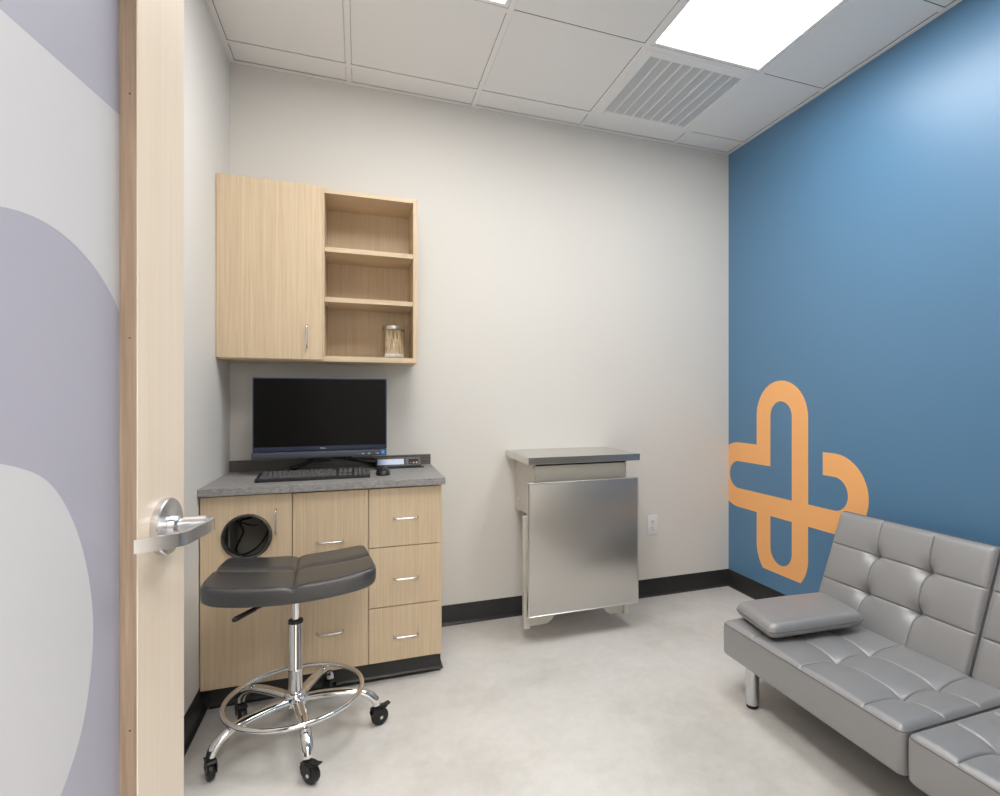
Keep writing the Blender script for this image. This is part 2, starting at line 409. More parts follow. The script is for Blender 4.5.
bm = B(); box(bm, UX0-.0005, -.152, 2.640, UYF-.001, UZ0+.006, UZ1+.003, .0012, 0, 2); d = obj('door', bm, 'oak', t)
pull(d, (-.213, 2.640, 1.4455), (0, 0, 1))

# ================================================================== BASE CABINET
t = thing('base_cabinet', (XL+.003, YB-.004, 0), 'light oak base cabinet with a door and five drawers under the dark worktop', 'cabinet')
YC = YB-.004; Z0, Z1 = .0935, .812; BX0 = XL+.004; FB = CYF+.019
bm = B()
box(bm, BX0, BX0+.018, FB, YC, Z0, Z1); box(bm, CX1-.018, CX1, CYF+.002, YC, Z0-.0, Z1, .0008, 0, 1)
box(bm, -.245-.009, -.245+.009, FB, YC, Z0+.018, Z1-.02); box(bm, .034-.009, .034+.009, FB, YC, Z0+.018, Z1-.02)
box(bm, BX0+.018, CX1-.018, FB, YC, Z0, Z0+.018); box(bm, BX0+.018, CX1-.018, YC-.01, YC, Z0+.018, Z1)
box(bm, BX0+.018, CX1-.018, FB, FB+.07, Z1-.02, Z1)
obj('carcass', bm, 'oak', t)
bm = B(); box(bm, BX0+.0182, -.2542, 2.60, 2.606, Z0+.0185, Z1-.021); box(bm, -.470, -.467, FB+.03, 2.60, Z0+.0185, Z1-.021); obj('false_back_lining', bm, mat('grey_lining', (.30, .285, .26), .6), t)  # false back panel added close behind the round hole to brighten the view inside
bm = B(); box(bm, BX0, CX1-.002, 2.452, YC-.001, 0, Z0-.0005)
cove(bm, (BX0+.016, 2.452), (CX1+.003, 2.452), (0, -1), .0925); cove(bm, (CX1-.002, 2.448), (CX1-.002, YC), (1, 0), .0925)
obj('toe_kick', bm, 'rubber', t, True)
def front(name, xa, xb, za, zb, parent=t):
    bm = B(); box(bm, xa+.0016, xb-.0016, CYF, FB-.0005, za+.0016, zb-.0016, .0012, 0, 2)
    return obj(name, bm, 'oak', parent)
# door with round cut-out
hc, hr = V(-.3995, 0, .6535), .0815
xa, xb, za, zb = BX0+.001, -.245-.0016, Z0+.001, .8095
bm = B(); n = 72
inner_f = []; inner_b = []; out_f = []; out_b = []
for k in range(n):
    a = 2*PI*k/n; ca, sa = math.cos(a), math.sin(a)
    inner_f.append(bm.verts.new((hc.x+hr*ca, CYF, hc.z+hr*sa))); inner_b.append(bm.verts.new((hc.x+hr*ca, FB-.0005, hc.z+hr*sa)))
    tt = min([q for q in ((xb-hc.x)/ca if ca > 1e-9 else 1e9, (xa-hc.x)/ca if ca < -1e-9 else 1e9, (zb-hc.z)/sa if sa > 1e-9 else 1e9, (za-hc.z)/sa if sa < -1e-9 else 1e9)])
    out_f.append([hc.x+tt*ca, hc.z+tt*sa])
for cx_, cz_ in ((xa, za), (xa, zb), (xb, za), (xb, zb)):
    k = min(range(n), key=lambda q: (out_f[q][0]-cx_)**2+(out_f[q][1]-cz_)**2); out_f[k] = [cx_, cz_]
of = [bm.verts.new((x, CYF, z)) for x, z in out_f]; ob_ = [bm.verts.new((x, FB-.0005, z)) for x, z in out_f]
grid_faces(bm, [inner_b, inner_f, of, ob_, inner_b])
d = obj('door', bm, 'oak', t)
pull(d, (-.3005, CYF, .704), (0, 0, 1))
bm = B()
lathe(bm, [(hr-.006, -.001), (hr-.006, .004), (hr-.001, .007), (hr+.003, .006), (hr+.0045, .003), (hr+.0045, -.0005), (hr-.001, -.0005), (hr-.001, -.02), (hr-.006, -.02), (hr-.006, -.001)],
      frame(V(hc.x, CYF, hc.z), V(1, 0, 0), V(0, 0, 1), V(0, -1, 0)), 72, cap=False)
obj('grommet_ring', bm, mat('gunmetal_ring', (.10, .095, .09), .22, .8), d, True)
for xa, xb, zs_, hs in ((-.245, .034, [(.430, .8095), (Z0+.001, .430)], [.611, .252]), (.034, CX1-.001, [(.566, .8095), (.3205, .566), (Z0+.001, .3205)], [.684, .436, .198])):
    for (za, zb), hz in zip(zs_, hs):
        d = front('drawer', xa, xb, za, zb)
        hx = (-.1095 if xa < 0 else .179)
        pull(d, (hx, CYF, hz), (1, 0, 0))
# contents seen through the round opening
def cable(name, P, r, label, cat='cable', m='black_matte', group=None):
    bm = B(); tube(bm, catmull(P, 8), r, 8); return single(name, bm, m, label, cat, group, True)
cable('power_cord', [(-.33, 2.50, .80), (-.335, 2.47, .735), (-.40, 2.455, .712), (-.435, 2.455, .700), (-.425, 2.46, .66), (-.44, 2.465, .62), (-.452, 2.47, .585), (-.43, 2.47, .565), (-.38, 2.465, .590), (-.345, 2.46, .640), (-.335, 2.46, .70), (-.345, 2.5, .78)], .0042,
      'black power cord looped inside the round opening of the base cabinet door')
cable('signal_cord', [(-.452, 2.48, .79), (-.447, 2.443, .712), (-.415, 2.432, .695), (-.38, 2.430, .686), (-.35, 2.434, .700), (-.33, 2.446, .72), (-.31, 2.52, .79)], .0035,
      'thinner black cord hanging across the top inside the round cabinet opening')
bm = B(); box(bm, -.378, -.345, 2.478, 2.502, .695, .725, .004); single('plug_adapter', bm, mat('grey_adapter', (.22, .20, .19), .5), 'small grey plug adapter among cords in the round cabinet opening', 'plug', smooth=True)
bm = B(); rings = []
for i in range(12):
    z = Z0+.0195+i*.0375; rr = .062*(1-.25*math.sin(i/11*PI)) if i < 11 else .02
    rings.append([bm.verts.new((-.385+(rr*1.1+.008*math.sin(5*a+i*1.3))*math.cos(a), 2.525+(rr*.75+.006*math.cos(4*a+i))*math.sin(a), z+.005*(1+math.sin(3*a+i)))) for a in [2*PI*k/40 for k in range(40)]])
grid_faces(bm, rings); bm.faces.new(rings[0][::-1]); bm.faces.new(rings[-1])
single('plastic_bag', bm, 'bag', 'crumpled grey plastic bag inside the base cabinet behind the round opening', 'bag', smooth=True)

# ================================================================== WORKTOP
CZ = .843
t = thing('worktop', (XL, YB, CZ-.028), 'speckled charcoal laminate worktop with low backsplash under the computer', 'countertop')
bm = B(); box(bm, XL+.001, .339, 2.364, YB-.001, CZ-.028, CZ, .0012, 0, 2); obj('slab', bm, 'laminate', t)
bm = B(); box(bm, XL+.001, .339, YB-.0195, YB-.001, CZ+.0002, .8925, .0012, 0, 2); obj('backsplash', bm, 'splash', t)

# ================================================================== ALL-IN-ONE COMPUTER
MY = 2.68; mx0, mx1, mz0, mz1 = -.429, .117, .9155, 1.268
t = thing('desktop_computer', ((mx0+mx1)/2, 2.76, CZ), 'black all-in-one desktop computer with a blank wide screen on the worktop', 'computer')
bm = B(); box(bm, mx0, mx1, MY, MY+.012, .946, mz1, .003); box(bm, mx0+.02, mx1-.02, MY+.012, MY+.035, .94, mz1-.02, .008); obj('casing', bm, 'navy', t, True)
bm = B(); box(bm, mx0+.005, mx1-.0055, MY-.0006, MY+.004, .9665, mz1-.0055); obj('screen', bm, 'screen', t)
bm = B(); box(bm, mx0-.003, mx1-.001, MY-.006, MY+.028, mz0, .944, .003); ch = obj('chin_bar', bm, 'chin', t, True)
fr = lambda x, y, z: frame(V(x, y, z), V(1, 0, 0), V(0, 0, 1), V(0, -1, 0))
text_mesh('brand_mark', 'DELL', .0105, fr(-.152, MY-.0012, .9565), .0003, 'logo', t)
bm = B(); box(bm, mx1-.026, mx1-.006, MY-.0067, MY-.0058, .920, .9405); st = obj('spec_sticker', bm, 'sticker', ch)
text_mesh('sticker_print', 'i5', .010, fr(mx1-.016, MY-.0070, .930), .0002, 'white', ch)
bm = B()
for i, (x, w_, h_) in enumerate([(-.005, .003, .002), (.012, .012, .003), (.017, .005, .006), (.040, .012, .003), (.042, .006, .007), (.075, .014, .003), (.079, .007, .006)]):
    box(bm, mx0+.43+x-w_/2-.001, mx0+.43+x+w_/2-.001, MY-.0066, MY-.0058, .927-h_/2, .927+h_/2)
obj('printed_icons', bm, 'logo', ch)
bm = B()
P = catmull([(-.292, 2.800, .8562), (-.282, 2.796, .858), (-.255, 2.79, .871), (-.188, 2.785, .898), (-.140, 2.782, .904), (-.086, 2.785, .901), (-.03, 2.787, .890), (.019, 2.80, .876), (.052, 2.838, .863), (.075, 2.870, .8525)], 8)
tube(bm, P, [.0125-.004*min(1, i/30) for i in range(len(P))], 12)
box(bm, -.312, -.262, 2.775, 2.825, CZ+.0002, CZ+.008, .003); box(bm, .060, .098, 2.8615, 2.884, CZ+.0002, CZ+.008, .003)
box(bm, -.19, -.12, MY+.03, 2.785, .892, .93, .004)
obj('arched_stand', bm, 'black', t, True)
cable('monitor_cable', [(-.10, MY+.041, .94), (-.07, 2.765, .922), (-.02, 2.83, .890), (.05, 2.868, .882), (.12, 2.878, .866), (.16, 2.880, .849)], .004, 'black cable drooping behind the computer toward the desk console')

# keyboard
ky0, ky1, kx0, kx1 = 2.474, 2.610, -.388, .041
t = thing('keyboard', ((kx0+kx1)/2, ky0, CZ), 'black full-size keyboard on the worktop in front of the computer', 'keyboard')
bm = B()
prism(bm, [(ky0, CZ+.0005), (ky1, CZ+.0005), (ky1, CZ+.021), (ky1-.004, CZ+.0235), (ky0+.006, CZ+.0135), (ky0, CZ+.009)], frame(V(kx0, 0, 0), V(0, 1, 0), V(0, 0, 1), V(1, 0, 0)), kx1-kx0)
obj('keyboard_base', bm, 'black', t)
bm = B(); kw = .0186
rows = [14, 14, 14, 13, 12, 8]
sl = (.0235-.0135)/(ky1-.004-ky0-.006)
def key(bm, x, y, w_, d_):
    z = CZ+.0135+sl*(y-ky0-.006)
    vs = []
    for dz, s in ((0, 1), (.006, .80)):
        vs.append([bm.verts.new((x+sx*w_/2*s, y+sy*d_/2*s, z+dz+sl*sy*d_/2)) for sx, sy in ((-1, -1), (1, -1), (1, 1), (-1, 1))])
    grid_faces(bm, vs); bm.faces.new(vs[1])
for r in range(6):
    y = ky1-.014-r*.0197-(.002 if r else 0)
    x = kx0+.012; end = kx0+.012+.285
    n_ = rows[r]
    if r == 5: ws = [.024, .024, .024, .118, .024, .024, .024, .023]
    elif r == 0: ws = [.019]*n_
    else: ws = [.019+.004*r if False else .0178]*n_; ws[0] += .006*r*.5; ws[-1] = .285-sum(ws[:-1])
    for w_ in ws: key(bm, x+w_/2, y, w_-.0022, .0175 if r else .014); x += w_
    for k in range(3):
        if r in (0, 1, 2, 5) or (r == 4 and k == 1): key(bm, kx0+.312+k*.0186, y, .0165, .0175 if r else .014)
    for k in range(4):
        if r: key(bm, kx0+.3725+k*.0172, y, .0152, .0175)
obj('keycaps', bm, 'key', t)

# mouse
t = thing('computer_mouse', (.096, 2.555, CZ), 'black computer mouse on the worktop right of the keyboard', 'mouse')
bm = B(); rings = []
for i in range(13):
    f = i/12; e = math.sin(f*PI/2) if False else f
    s = math.sqrt(max(0, 1-f**2.4)); z = CZ+.001+.036*f
    rings.append([bm.verts.new((.096+.0295*max(s, .02)*math.copysign(abs(math.cos(a))**.85, math.cos(a)), 2.555+.052*max(s, .02)*math.copysign(abs(math.sin(a))**.9, math.sin(a))+.006*f, z)) for a in [2*PI*k/36 for k in range(36)]])
grid_faces(bm, rings); bm.faces.new(rings[0][::-1]); bm.faces.new(rings[-1]); obj('mouse_shell', bm, 'black', t, True, 60)
bm = B(); lathe(bm, [(.004, -.003), (.006, -.0025), (.006, .0025), (.004, .003)], frame(V(.096, 2.518, CZ+.0285), V(0, 1, 0), V(0, 0, 1), V(1, 0, 0)), 20); obj('scroll_wheel', bm, 'key', t, True)

# desk console
t = thing('desk_console', (.175, 2.80, CZ), 'low black desk console with pale display strip and port recess, against the backsplash', 'electronic device')
X0, X1 = .072, .280
bm = B()
prism(bm, [(2.762, CZ+.0004), (2.86, CZ+.0004), (2.86, CZ+.044), (2.80, CZ+.046), (2.772, CZ+.009), (2.762, CZ+.006)], frame(V(X0, 0, 0), V(0, 1, 0), V(0, 0, 1), V(1, 0, 0)), X1-X0)
obj('console_body', bm, 'black', t)
sd = (V(0, .028, .037)).normalized(); sn = V(0, -sd.z, sd.y)
def onslope(xa, xb, a, b_, h0, h1, m, nm, par=None, tmx=None):
    bm = B(); mx = frame(V(0, 2.772, CZ+.009)+sn*h0, V(1, 0, 0), sd, sn)
    prism(bm, [(xa, a), (xb, a), (xb, b_), (xa, b_)], mx, h1-h0); return obj(nm, bm, m, par or t)
onslope(X0+.008, X0+.128, .009, .039, -.0005, .0012, 'lcd', 'display_strip')
onslope(X0+.140, X1-.002, .004, .0445, -.0005, .001, 'key', 'side_panel')
rc = onslope(X0+.150, X0+.196, .009, .036, .0008, .0016, 'void', 'port_recess')
for k in range(3):
    bm = B(); lathe(bm, [(.0038, 0), (.0038, .004), (.002, .006)], frame(V(X0+.159+k*.014, 2.772, CZ+.009)+sd*.014+sn*.0015, V(1, 0, 0), sd, sn), 12)
    obj('port_plug', bm, ['pink', 'stick', 'cotton'][k], rc, True)
bm = B(); box(bm, X0-.003, X1+.012, 2.752, 2.768, CZ+.0004, CZ+.005, .001); obj('front_lip', bm, 'black', t)

# ================================================================== JAR WITH SWABS
jx, jy, jz, jr = .153, 2.755, UZ0+.0237, .050
t = thing('glass_jar', (jx, jy, jz), 'clear glass apothecary jar with steel lid full of swabs, in the bottom cubby', 'jar')
bm = B(); hh = .147
lathe(bm, [(jr-.004, .0005), (jr, .004), (jr, hh-.004), (jr-.001, hh)], Matrix.Translation((jx, jy, jz)), 48)
obj('glass_body', bm, 'glass', t, True)
bm = B(); lathe(bm, [(.004, hh-.010), (jr+.0015, hh-.010), (jr+.0025, hh-.008), (jr+.0025, hh+.006), (jr+.0005, hh+.008), (.012, hh+.0085), (.005, hh+.009), (.005, hh+.013), (.003, hh+.015)], Matrix.Translation((jx, jy, jz)), 48); obj('lid', bm, 'nickel', t, True)
bm = B()
lathe(bm, [(.0014, .012), (.0014, .132)], Matrix(), 6, 0)
lathe(bm, [(.0006, 0), (.0024, .003), (.0028, .010), (.002, .016), (.0011, .018)], Matrix(), 8, 1)
sw = single('cotton_swab', bm, ['stick', 'cotton'], 'long wooden cotton swab standing tip down in the glass jar', 'cotton swab', 'cotton swabs in the jar', True)
first = True
for k in range(84):
    o = sw if first else sw.copy()
    if not first: COL.objects.link(o)
    first = False
    a = k*2.39996; rr = .0440*math.sqrt((k+.5)/84); b0 = V(jx+rr*math.cos(a), jy+rr*math.sin(a), jz+.0065)
    a2 = a+random.uniform(-.9, .9); r2 = min(.045, rr*random.uniform(.7, 1.1)); tp = V(jx+r2*math.cos(a2), jy+r2*math.sin(a2), jz+.13)
    q = V(0, 0, 1).rotation_difference((tp-b0).normalized())
    o.location = b0; o.rotation_mode = 'QUATERNION'; o.rotation_quaternion = q

# ================================================================== FOLDING EXAM TABLE
t = thing('folding_exam_table', (1.03, YB, 0), 'wall-mounted folding stainless exam table with its leaf hanging down, beside the outlet', 'exam table')
bm = B(); box(bm, .7365, 1.321, 2.476, YB-.001, .866, .8995, .0012); obj('fixed_top', bm, 'steel_top', t)
bm = B(); bx0, bx1, byf = .787, 1.278, 2.543
def side(bm, x, th):
    prism(bm, [(byf, .8675), (YB-.001, .8675), (YB-.001, .592), (YB-.075, .578), (YB-.10, .588), (YB-.13, .596), (byf, .596)], frame(V(x, 0, 0), V(0, 1, 0), V(0, 0, 1), V(1, 0, 0)), th)
side(bm, bx0, .004); side(bm, bx1-.004, .004)
box(bm, bx0+.004, bx1-.004, byf+.002, byf+.006, .575, .850, .001, 0, 1); box(bm, bx0+.004, bx1-.004, YB-.006, YB-.002, .575, .8675)
obj('bracket_box', bm, 'cream', t)
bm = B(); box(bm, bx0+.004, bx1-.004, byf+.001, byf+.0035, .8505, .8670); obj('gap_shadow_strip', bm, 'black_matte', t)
bm = B(); lathe(bm, [(.015, 0), (.0175, .002), (.0175, .005), (.014, .008), (.004, .009)], frame(V(bx0, 2.82, .643), V(0, 1, 0), V(0, 0, 1), V(-1, 0, 0)), 28); obj('pivot_cap', bm, 'cream', t, True)
bm = B(); box(bm, bx0-.0006, bx0+.001, byf+.012, byf+.020, .838, .853); obj('slot', bm, 'black_matte', t)
# drop leaf
px0, px1, pz0, pz1, PY = .742, 1.3255, .1395, .776, 2.50
bm = B(); box(bm, px0+.007, px1-.007, PY, PY+.008, pz0+.006, pz1-.006, .002); lf = obj('drop_leaf', bm, 'steel', t, True)
bm = B(); 
for a in ((px0, px0+.008, pz0, pz1), (px1-.008, px1, pz0, pz1), (px0+.008, px1-.008, pz0, pz0+.006), (px0+.008, px1-.008, pz1-.006, pz1)):
    box(bm, a[0], a[1], PY-.0006, PY+.024, a[2], a[3], .0015, 0, 1)
obj('leaf_rim', bm, 'nickel', lf)
bm = B(); box(bm, px0+.012, px1-.012, PY+.010, PY+.024, pz0+.012, pz1-.012); obj('leaf_back', bm, 'cream', lf)
for xa in (.748, 1.288):
    bm = B(); box(bm, xa, xa+.033, 2.590, 2.622, .052, .60, .003); obj('leg', bm, 'cream', t, True)
bm = B()
prism(bm, [(.781, .20), (1.288, .20), (1.288, .066), (1.215, .062), (1.190, .078), (1.165, .118), (.925, .118), (.895, .078), (.870, .062), (.781, .060)], frame(V(0, 2.606, 0), V(1, 0, 0), V(0, 0, 1), V(0, -1, 0)), .004)
obj('apron', bm, 'cream', t)
bm = B(); box(bm, .781, 1.288, 2.595, 2.618, .60, .64, .003); obj('crossbar', bm, 'cream', t)
for xa in (.80, 1.245):
    bm = B(); tube(bm, [(xa, 2.60, .62), (xa, 2.72, .60), (xa, 2.85, .59)], .009, 10); obj('swing_arm', bm, 'cream', t, True)

# ================================================================== OUTLET
t = thing('wall_outlet', (1.634, YB, .424), 'white duplex power outlet low on the pale back wall', 'outlet')
bm = B(); box(bm, 1.5985, 1.6695, YB-.006, YB, .366, .482, .004, 0, 3); pl = obj('cover_plate', bm, 'white', t, True)
for zc in (.424+.0195, .424-.0195):
    bm = B(); lathe(bm, [(.0165, 0), (.0165, .0012), (.0155, .002)], frame(V(1.634, YB-.0055, zc), V(1, 0, 0), V(0, 0, .85), V(0, -1, 0)), 32); rcp = obj('socket', bm, 'white', t, True)
    bm = B(); box(bm, 1.634-.0075, 1.634-.0050, YB-.0082, YB-.0074, zc-.001, zc+.007); box(bm, 1.634+.0050, 1.634+.0070, YB-.0082, YB-.0074, zc-.0005, zc+.0065)
    lathe(bm, [(.0026, 0), (.0026, .0008)], frame(V(1.634, YB-.0074, zc-.008), V(1, 0, 0), V(0, 0, 1), V(0, -1, 0)), 14)
    obj('slots', bm, 'black_matte', rcp)
bm = B(); lathe(bm, [(.003, 0), (.003, .001), (.002, .0016)], frame(V(1.634, YB-.006, .424), V(1, 0, 0), V(0, 0, 1), V(0, -1, 0)), 14); obj('screw', bm, 'nickel', t, True)

# ================================================================== STOOL
SC = V(-.208, 2.125, 0)
t = thing('rolling_stool', SC, 'rolling stool with black padded saddle seat and chrome five-arm base, before the cabinet', 'stool')
sxw, syw = .2455, .168; sz = .583; SR = math.radians(2.0); scx, scy = -.208, 2.145
def s_out(a, s=1.0):
    n_ = 11.0
    c, s_ = math.cos(a), math.sin(a); k = (abs(c)**n_+abs(s_)**n_)**(-1/n_)
    x, y = k*c, k*s_
    xx = sxw*x*(1-.055*y); yy = syw*y*(1.0 if y > 0 else 1.17+.06*(1-x*x))
    return xx*s, yy*s
def s_pt(x, y, z): return V(scx+x*math.cos(SR)-y*math.sin(SR), scy+x*math.sin(SR)+y*math.cos(SR), z)
def sad(x, y): return (.023 if x < 0 else .0225)*(abs(x)/sxw)**2.0
def s_top(x, y):
    g = .0035*math.exp(-(x/.006)**2)+.0035*math.exp(-(y/.006)**2)
    puff = .007*min(1, abs(x)/.04)**.6*min(1, abs(y)/.035)**.6
    return sz+sad(x, y)+puff-.005-g
bm = B(); NA = 120; rings = []
TH = .060
for s, dz, bot in [(.0, 0, 1), (.9, 0, 1), (.96, .002, 1), (.99, .008, 1), (1.0, .016, 1)]:
    if s == 0: continue
    rings.append([(lambda xy: bm.verts.new(s_pt(xy[0], xy[1], sz-TH+sad(*xy)+dz)))(s_out(2*PI*k/NA, s)) for k in range(NA)])
fbot = rings[0]
for s, dz in [(1.003, -.030), (1.004, -.018), (.999, -.0105), (.992, -.0065), (.984, -.0035), (.974, -.001), (.96, 0)]:
    rings.append([(lambda xy: bm.verts.new(s_pt(xy[0], xy[1], s_top(*xy)+dz)))(s_out(2*PI*k/NA, s)) for k in range(NA)])
s = .93
while s > .02:
    rings.append([(lambda xy: bm.verts.new(s_pt(xy[0], xy[1], s_top(*xy))))(s_out(2*PI*k/NA, s)) for k in range(NA)]); s -= .03
grid_faces(bm, rings); bm.faces.new(rings[0][::-1]); bm.faces.new(rings[-1])
seat = obj('seat', bm, 'leather_b', t, True, 60)
def s_line(pts, off=.0004): return [s_pt(x, y, s_top(x, y)+off) for x, y in pts]
bm = B()
tube(bm, s_line([(-.94*sxw+i*.05*sxw*.94, .0) for i in range(41)], .0012), .0007, 6); tube(bm, s_line([(0, -.97*syw+i*.05*syw*.97) for i in range(41)], .0012), .0007, 6)
tube(bm, [s_pt(*s_out(2*PI*k/NA, .976), s_top(*s_out(2*PI*k/NA, .976))-.0002) for k in range(NA)], .0009, 6, True)
obj('seams', bm, 'leather_b', seat, True)
bm = B(); lathe(bm, [(.012, .40), (.012, .525)], Matrix.Translation((SC.x, SC.y, 0)), 28); obj('gas_piston', bm, 'chrome', t, True)
bm = B(); box(bm, SC.x-.09, SC.x+.09, SC.y-.06, SC.y+.06, .5215, .529, .003); box(bm, SC.x-.028, SC.x+.028, SC.y-.05, SC.y+.05, .498, .522, .004); obj('mounting_plate', bm, 'black', t)
bm = B(); tube(bm, catmull([(SC.x-.02, SC.y-.02, .508), (SC.x-.07, SC.y-.085, .508), (SC.x-.108, SC.y-.128, .505)], 6), .0045, 10)
lv = obj('height_lever', bm, 'black', t, True)
bm = B(); tube(bm, [(SC.x-.100, SC.y-.118, .506), (SC.x-.106, SC.y-.126, .505), (SC.x-.150, SC.y-.176, .498), (SC.x-.155, SC.y-.181, .497)], [.004, .0075, .0085, .006], 14); obj('lever_grip', bm, 'black', lv, True)
bm = B(); lathe(bm, [(.0215, .150), (.0225, .155), (.0225, .235), (.0245, .238), (.0245, .246), (.0225, .249), (.0225, .400), (.021, .404)], Matrix.Translation((SC.x, SC.y, 0)), 36); obj('column', bm, 'chrome', t, True)
bm = B(); lathe(bm, [(.0215, .400), (.024, .401), (.025, .406), (.023, .411), (.013, .413)], Matrix.Translation((SC.x, SC.y, 0)), 36); obj('column_collar', bm, 'black', t, True)
bm = B(); lathe(bm, [(.030, .118), (.036, .121), (.037, .150), (.034, .160), (.027, .166), (.0235, .1665)], Matrix.Translation((SC.x, SC.y, 0)), 40); obj('hub', bm, 'chrome', t, True)
# foot ring
bm = B(); RZ, RR = .1535, .216
tube(bm, [V(SC.x+RR*math.cos(2*PI*k/96), SC.y+RR*math.sin(2*PI*k/96), RZ) for k in range(96)], .0085, 14, True); obj('foot_ring', bm, 'chrome', t, True)
CR = .262
def sweep_oval(bm, pts, wr, hr_, n=16):
    pts = [Vector(p) for p in pts]; N = len(pts); rings = []
    for i, p in enumerate(pts):
        tg = (pts[min(i+1, N-1)]-pts[max(i-1, 0)]).normalized(); sd_ = V(0, 0, 1).cross(tg)
        sd_ = sd_.normalized() if sd_.length > 1e-3 else V(1, 0, 0); up = tg.cross(sd_)
        rings.append([bm.verts.new(p+sd_*math.cos(2*PI*k/n)*wr[i]+up*math.sin(2*PI*k/n)*hr_[i]) for k in range(n)])
    grid_faces(bm, rings); bm.faces.new(rings[0][::-1]); bm.faces.new(rings[-1])
casters = []
ANG = [-77, -5, 68, 138, -146]
SW = [35, 30, 60, 160, -100]        # where each caster trails
for k, a in enumerate(ANG):
    A = math.radians(a); dr = V(math.cos(A), math.sin(A), 0)
    bm = B()
    prof = [(.030, .138), (.08, .141), (.14, .140), (.185, .136), (.215, .129), (.240, .116), (.257, .100), (CR+.002, .086), (CR+.004, .076)]
    P = catmull([V(SC.x, SC.y, z)+dr*r for r, z in prof], 4); nP = len(P)
    wr = [.0195-.004*i/nP if i < nP*.8 else .0150 for i in range(nP)]; hr_ = [.0130 for i in range(nP)]
    sweep_oval(bm, P, wr, hr_)
    arm = obj('leg', bm, 'chrome', t, True, 60)
    c = V(SC.x, SC.y, 0)+dr*(CR+.004); sw_a = A+math.radians(SW[k]); f = V(math.cos(sw_a), math.sin(sw_a), 0); s_ = V(-f.y, f.x, 0)
    wc = c+f*.012+V(0, 0, .0305)
    bm = B()
    lathe(bm, [(.009, .060), (.0125, .061), (.0125, .069), (.008, .071), (.008, .078)], Matrix.Translation(c), 20)
    for sg in (-1, 1):
        mx = frame(c+s_*sg*(.0115), f, V(0, 0, 1), s_*sg)
        prism(bm, [(-.016, .062), (-.020, .050), (-.014, .028), (.004, .0225), (.020, .024), (.024, .040), (.016, .060)], mx, .0025)
    mx = frame(c-s_*.0135, f, V(0, 0, 1), s_)
    prism(bm, [(-.016, .058), (-.012, .064), (.014, .064), (.020, .058), (.034, .060), (.034, .063), (.016, .0675), (-.014, .0675), (-.019, .062)], mx, .027)
    cs = obj('caster', bm, 'black', t, True)
    bm = B(); mx = frame(wc, f, V(0, 0, 1), s_)
    lathe(bm, [(.006, -.011), (.0240, -.0105), (.0285, -.009), (.0303, -.004), (.0303, .004), (.0285, .009), (.0240, .0105), (.006, .011)], mx, 36)
    obj('wheel', bm, 'black', cs, True)
    bm = B(); lathe(bm, [(.002, -.0150), (.006, -.0150), (.006, .0150), (.002, .0150)], mx, 20); obj('axle', bm, 'satin', cs, True)
    if k in (0, 1):
        bm = B(); mx = frame(c-s_*.010, f, V(0, 0, 1), s_)
        prism(bm, [(.010, .064), (.030, .060), (.047, .066), (.049, .070), (.030, .068), (.012, .070)], mx, .020); obj('brake_pedal', bm, 'black', cs)

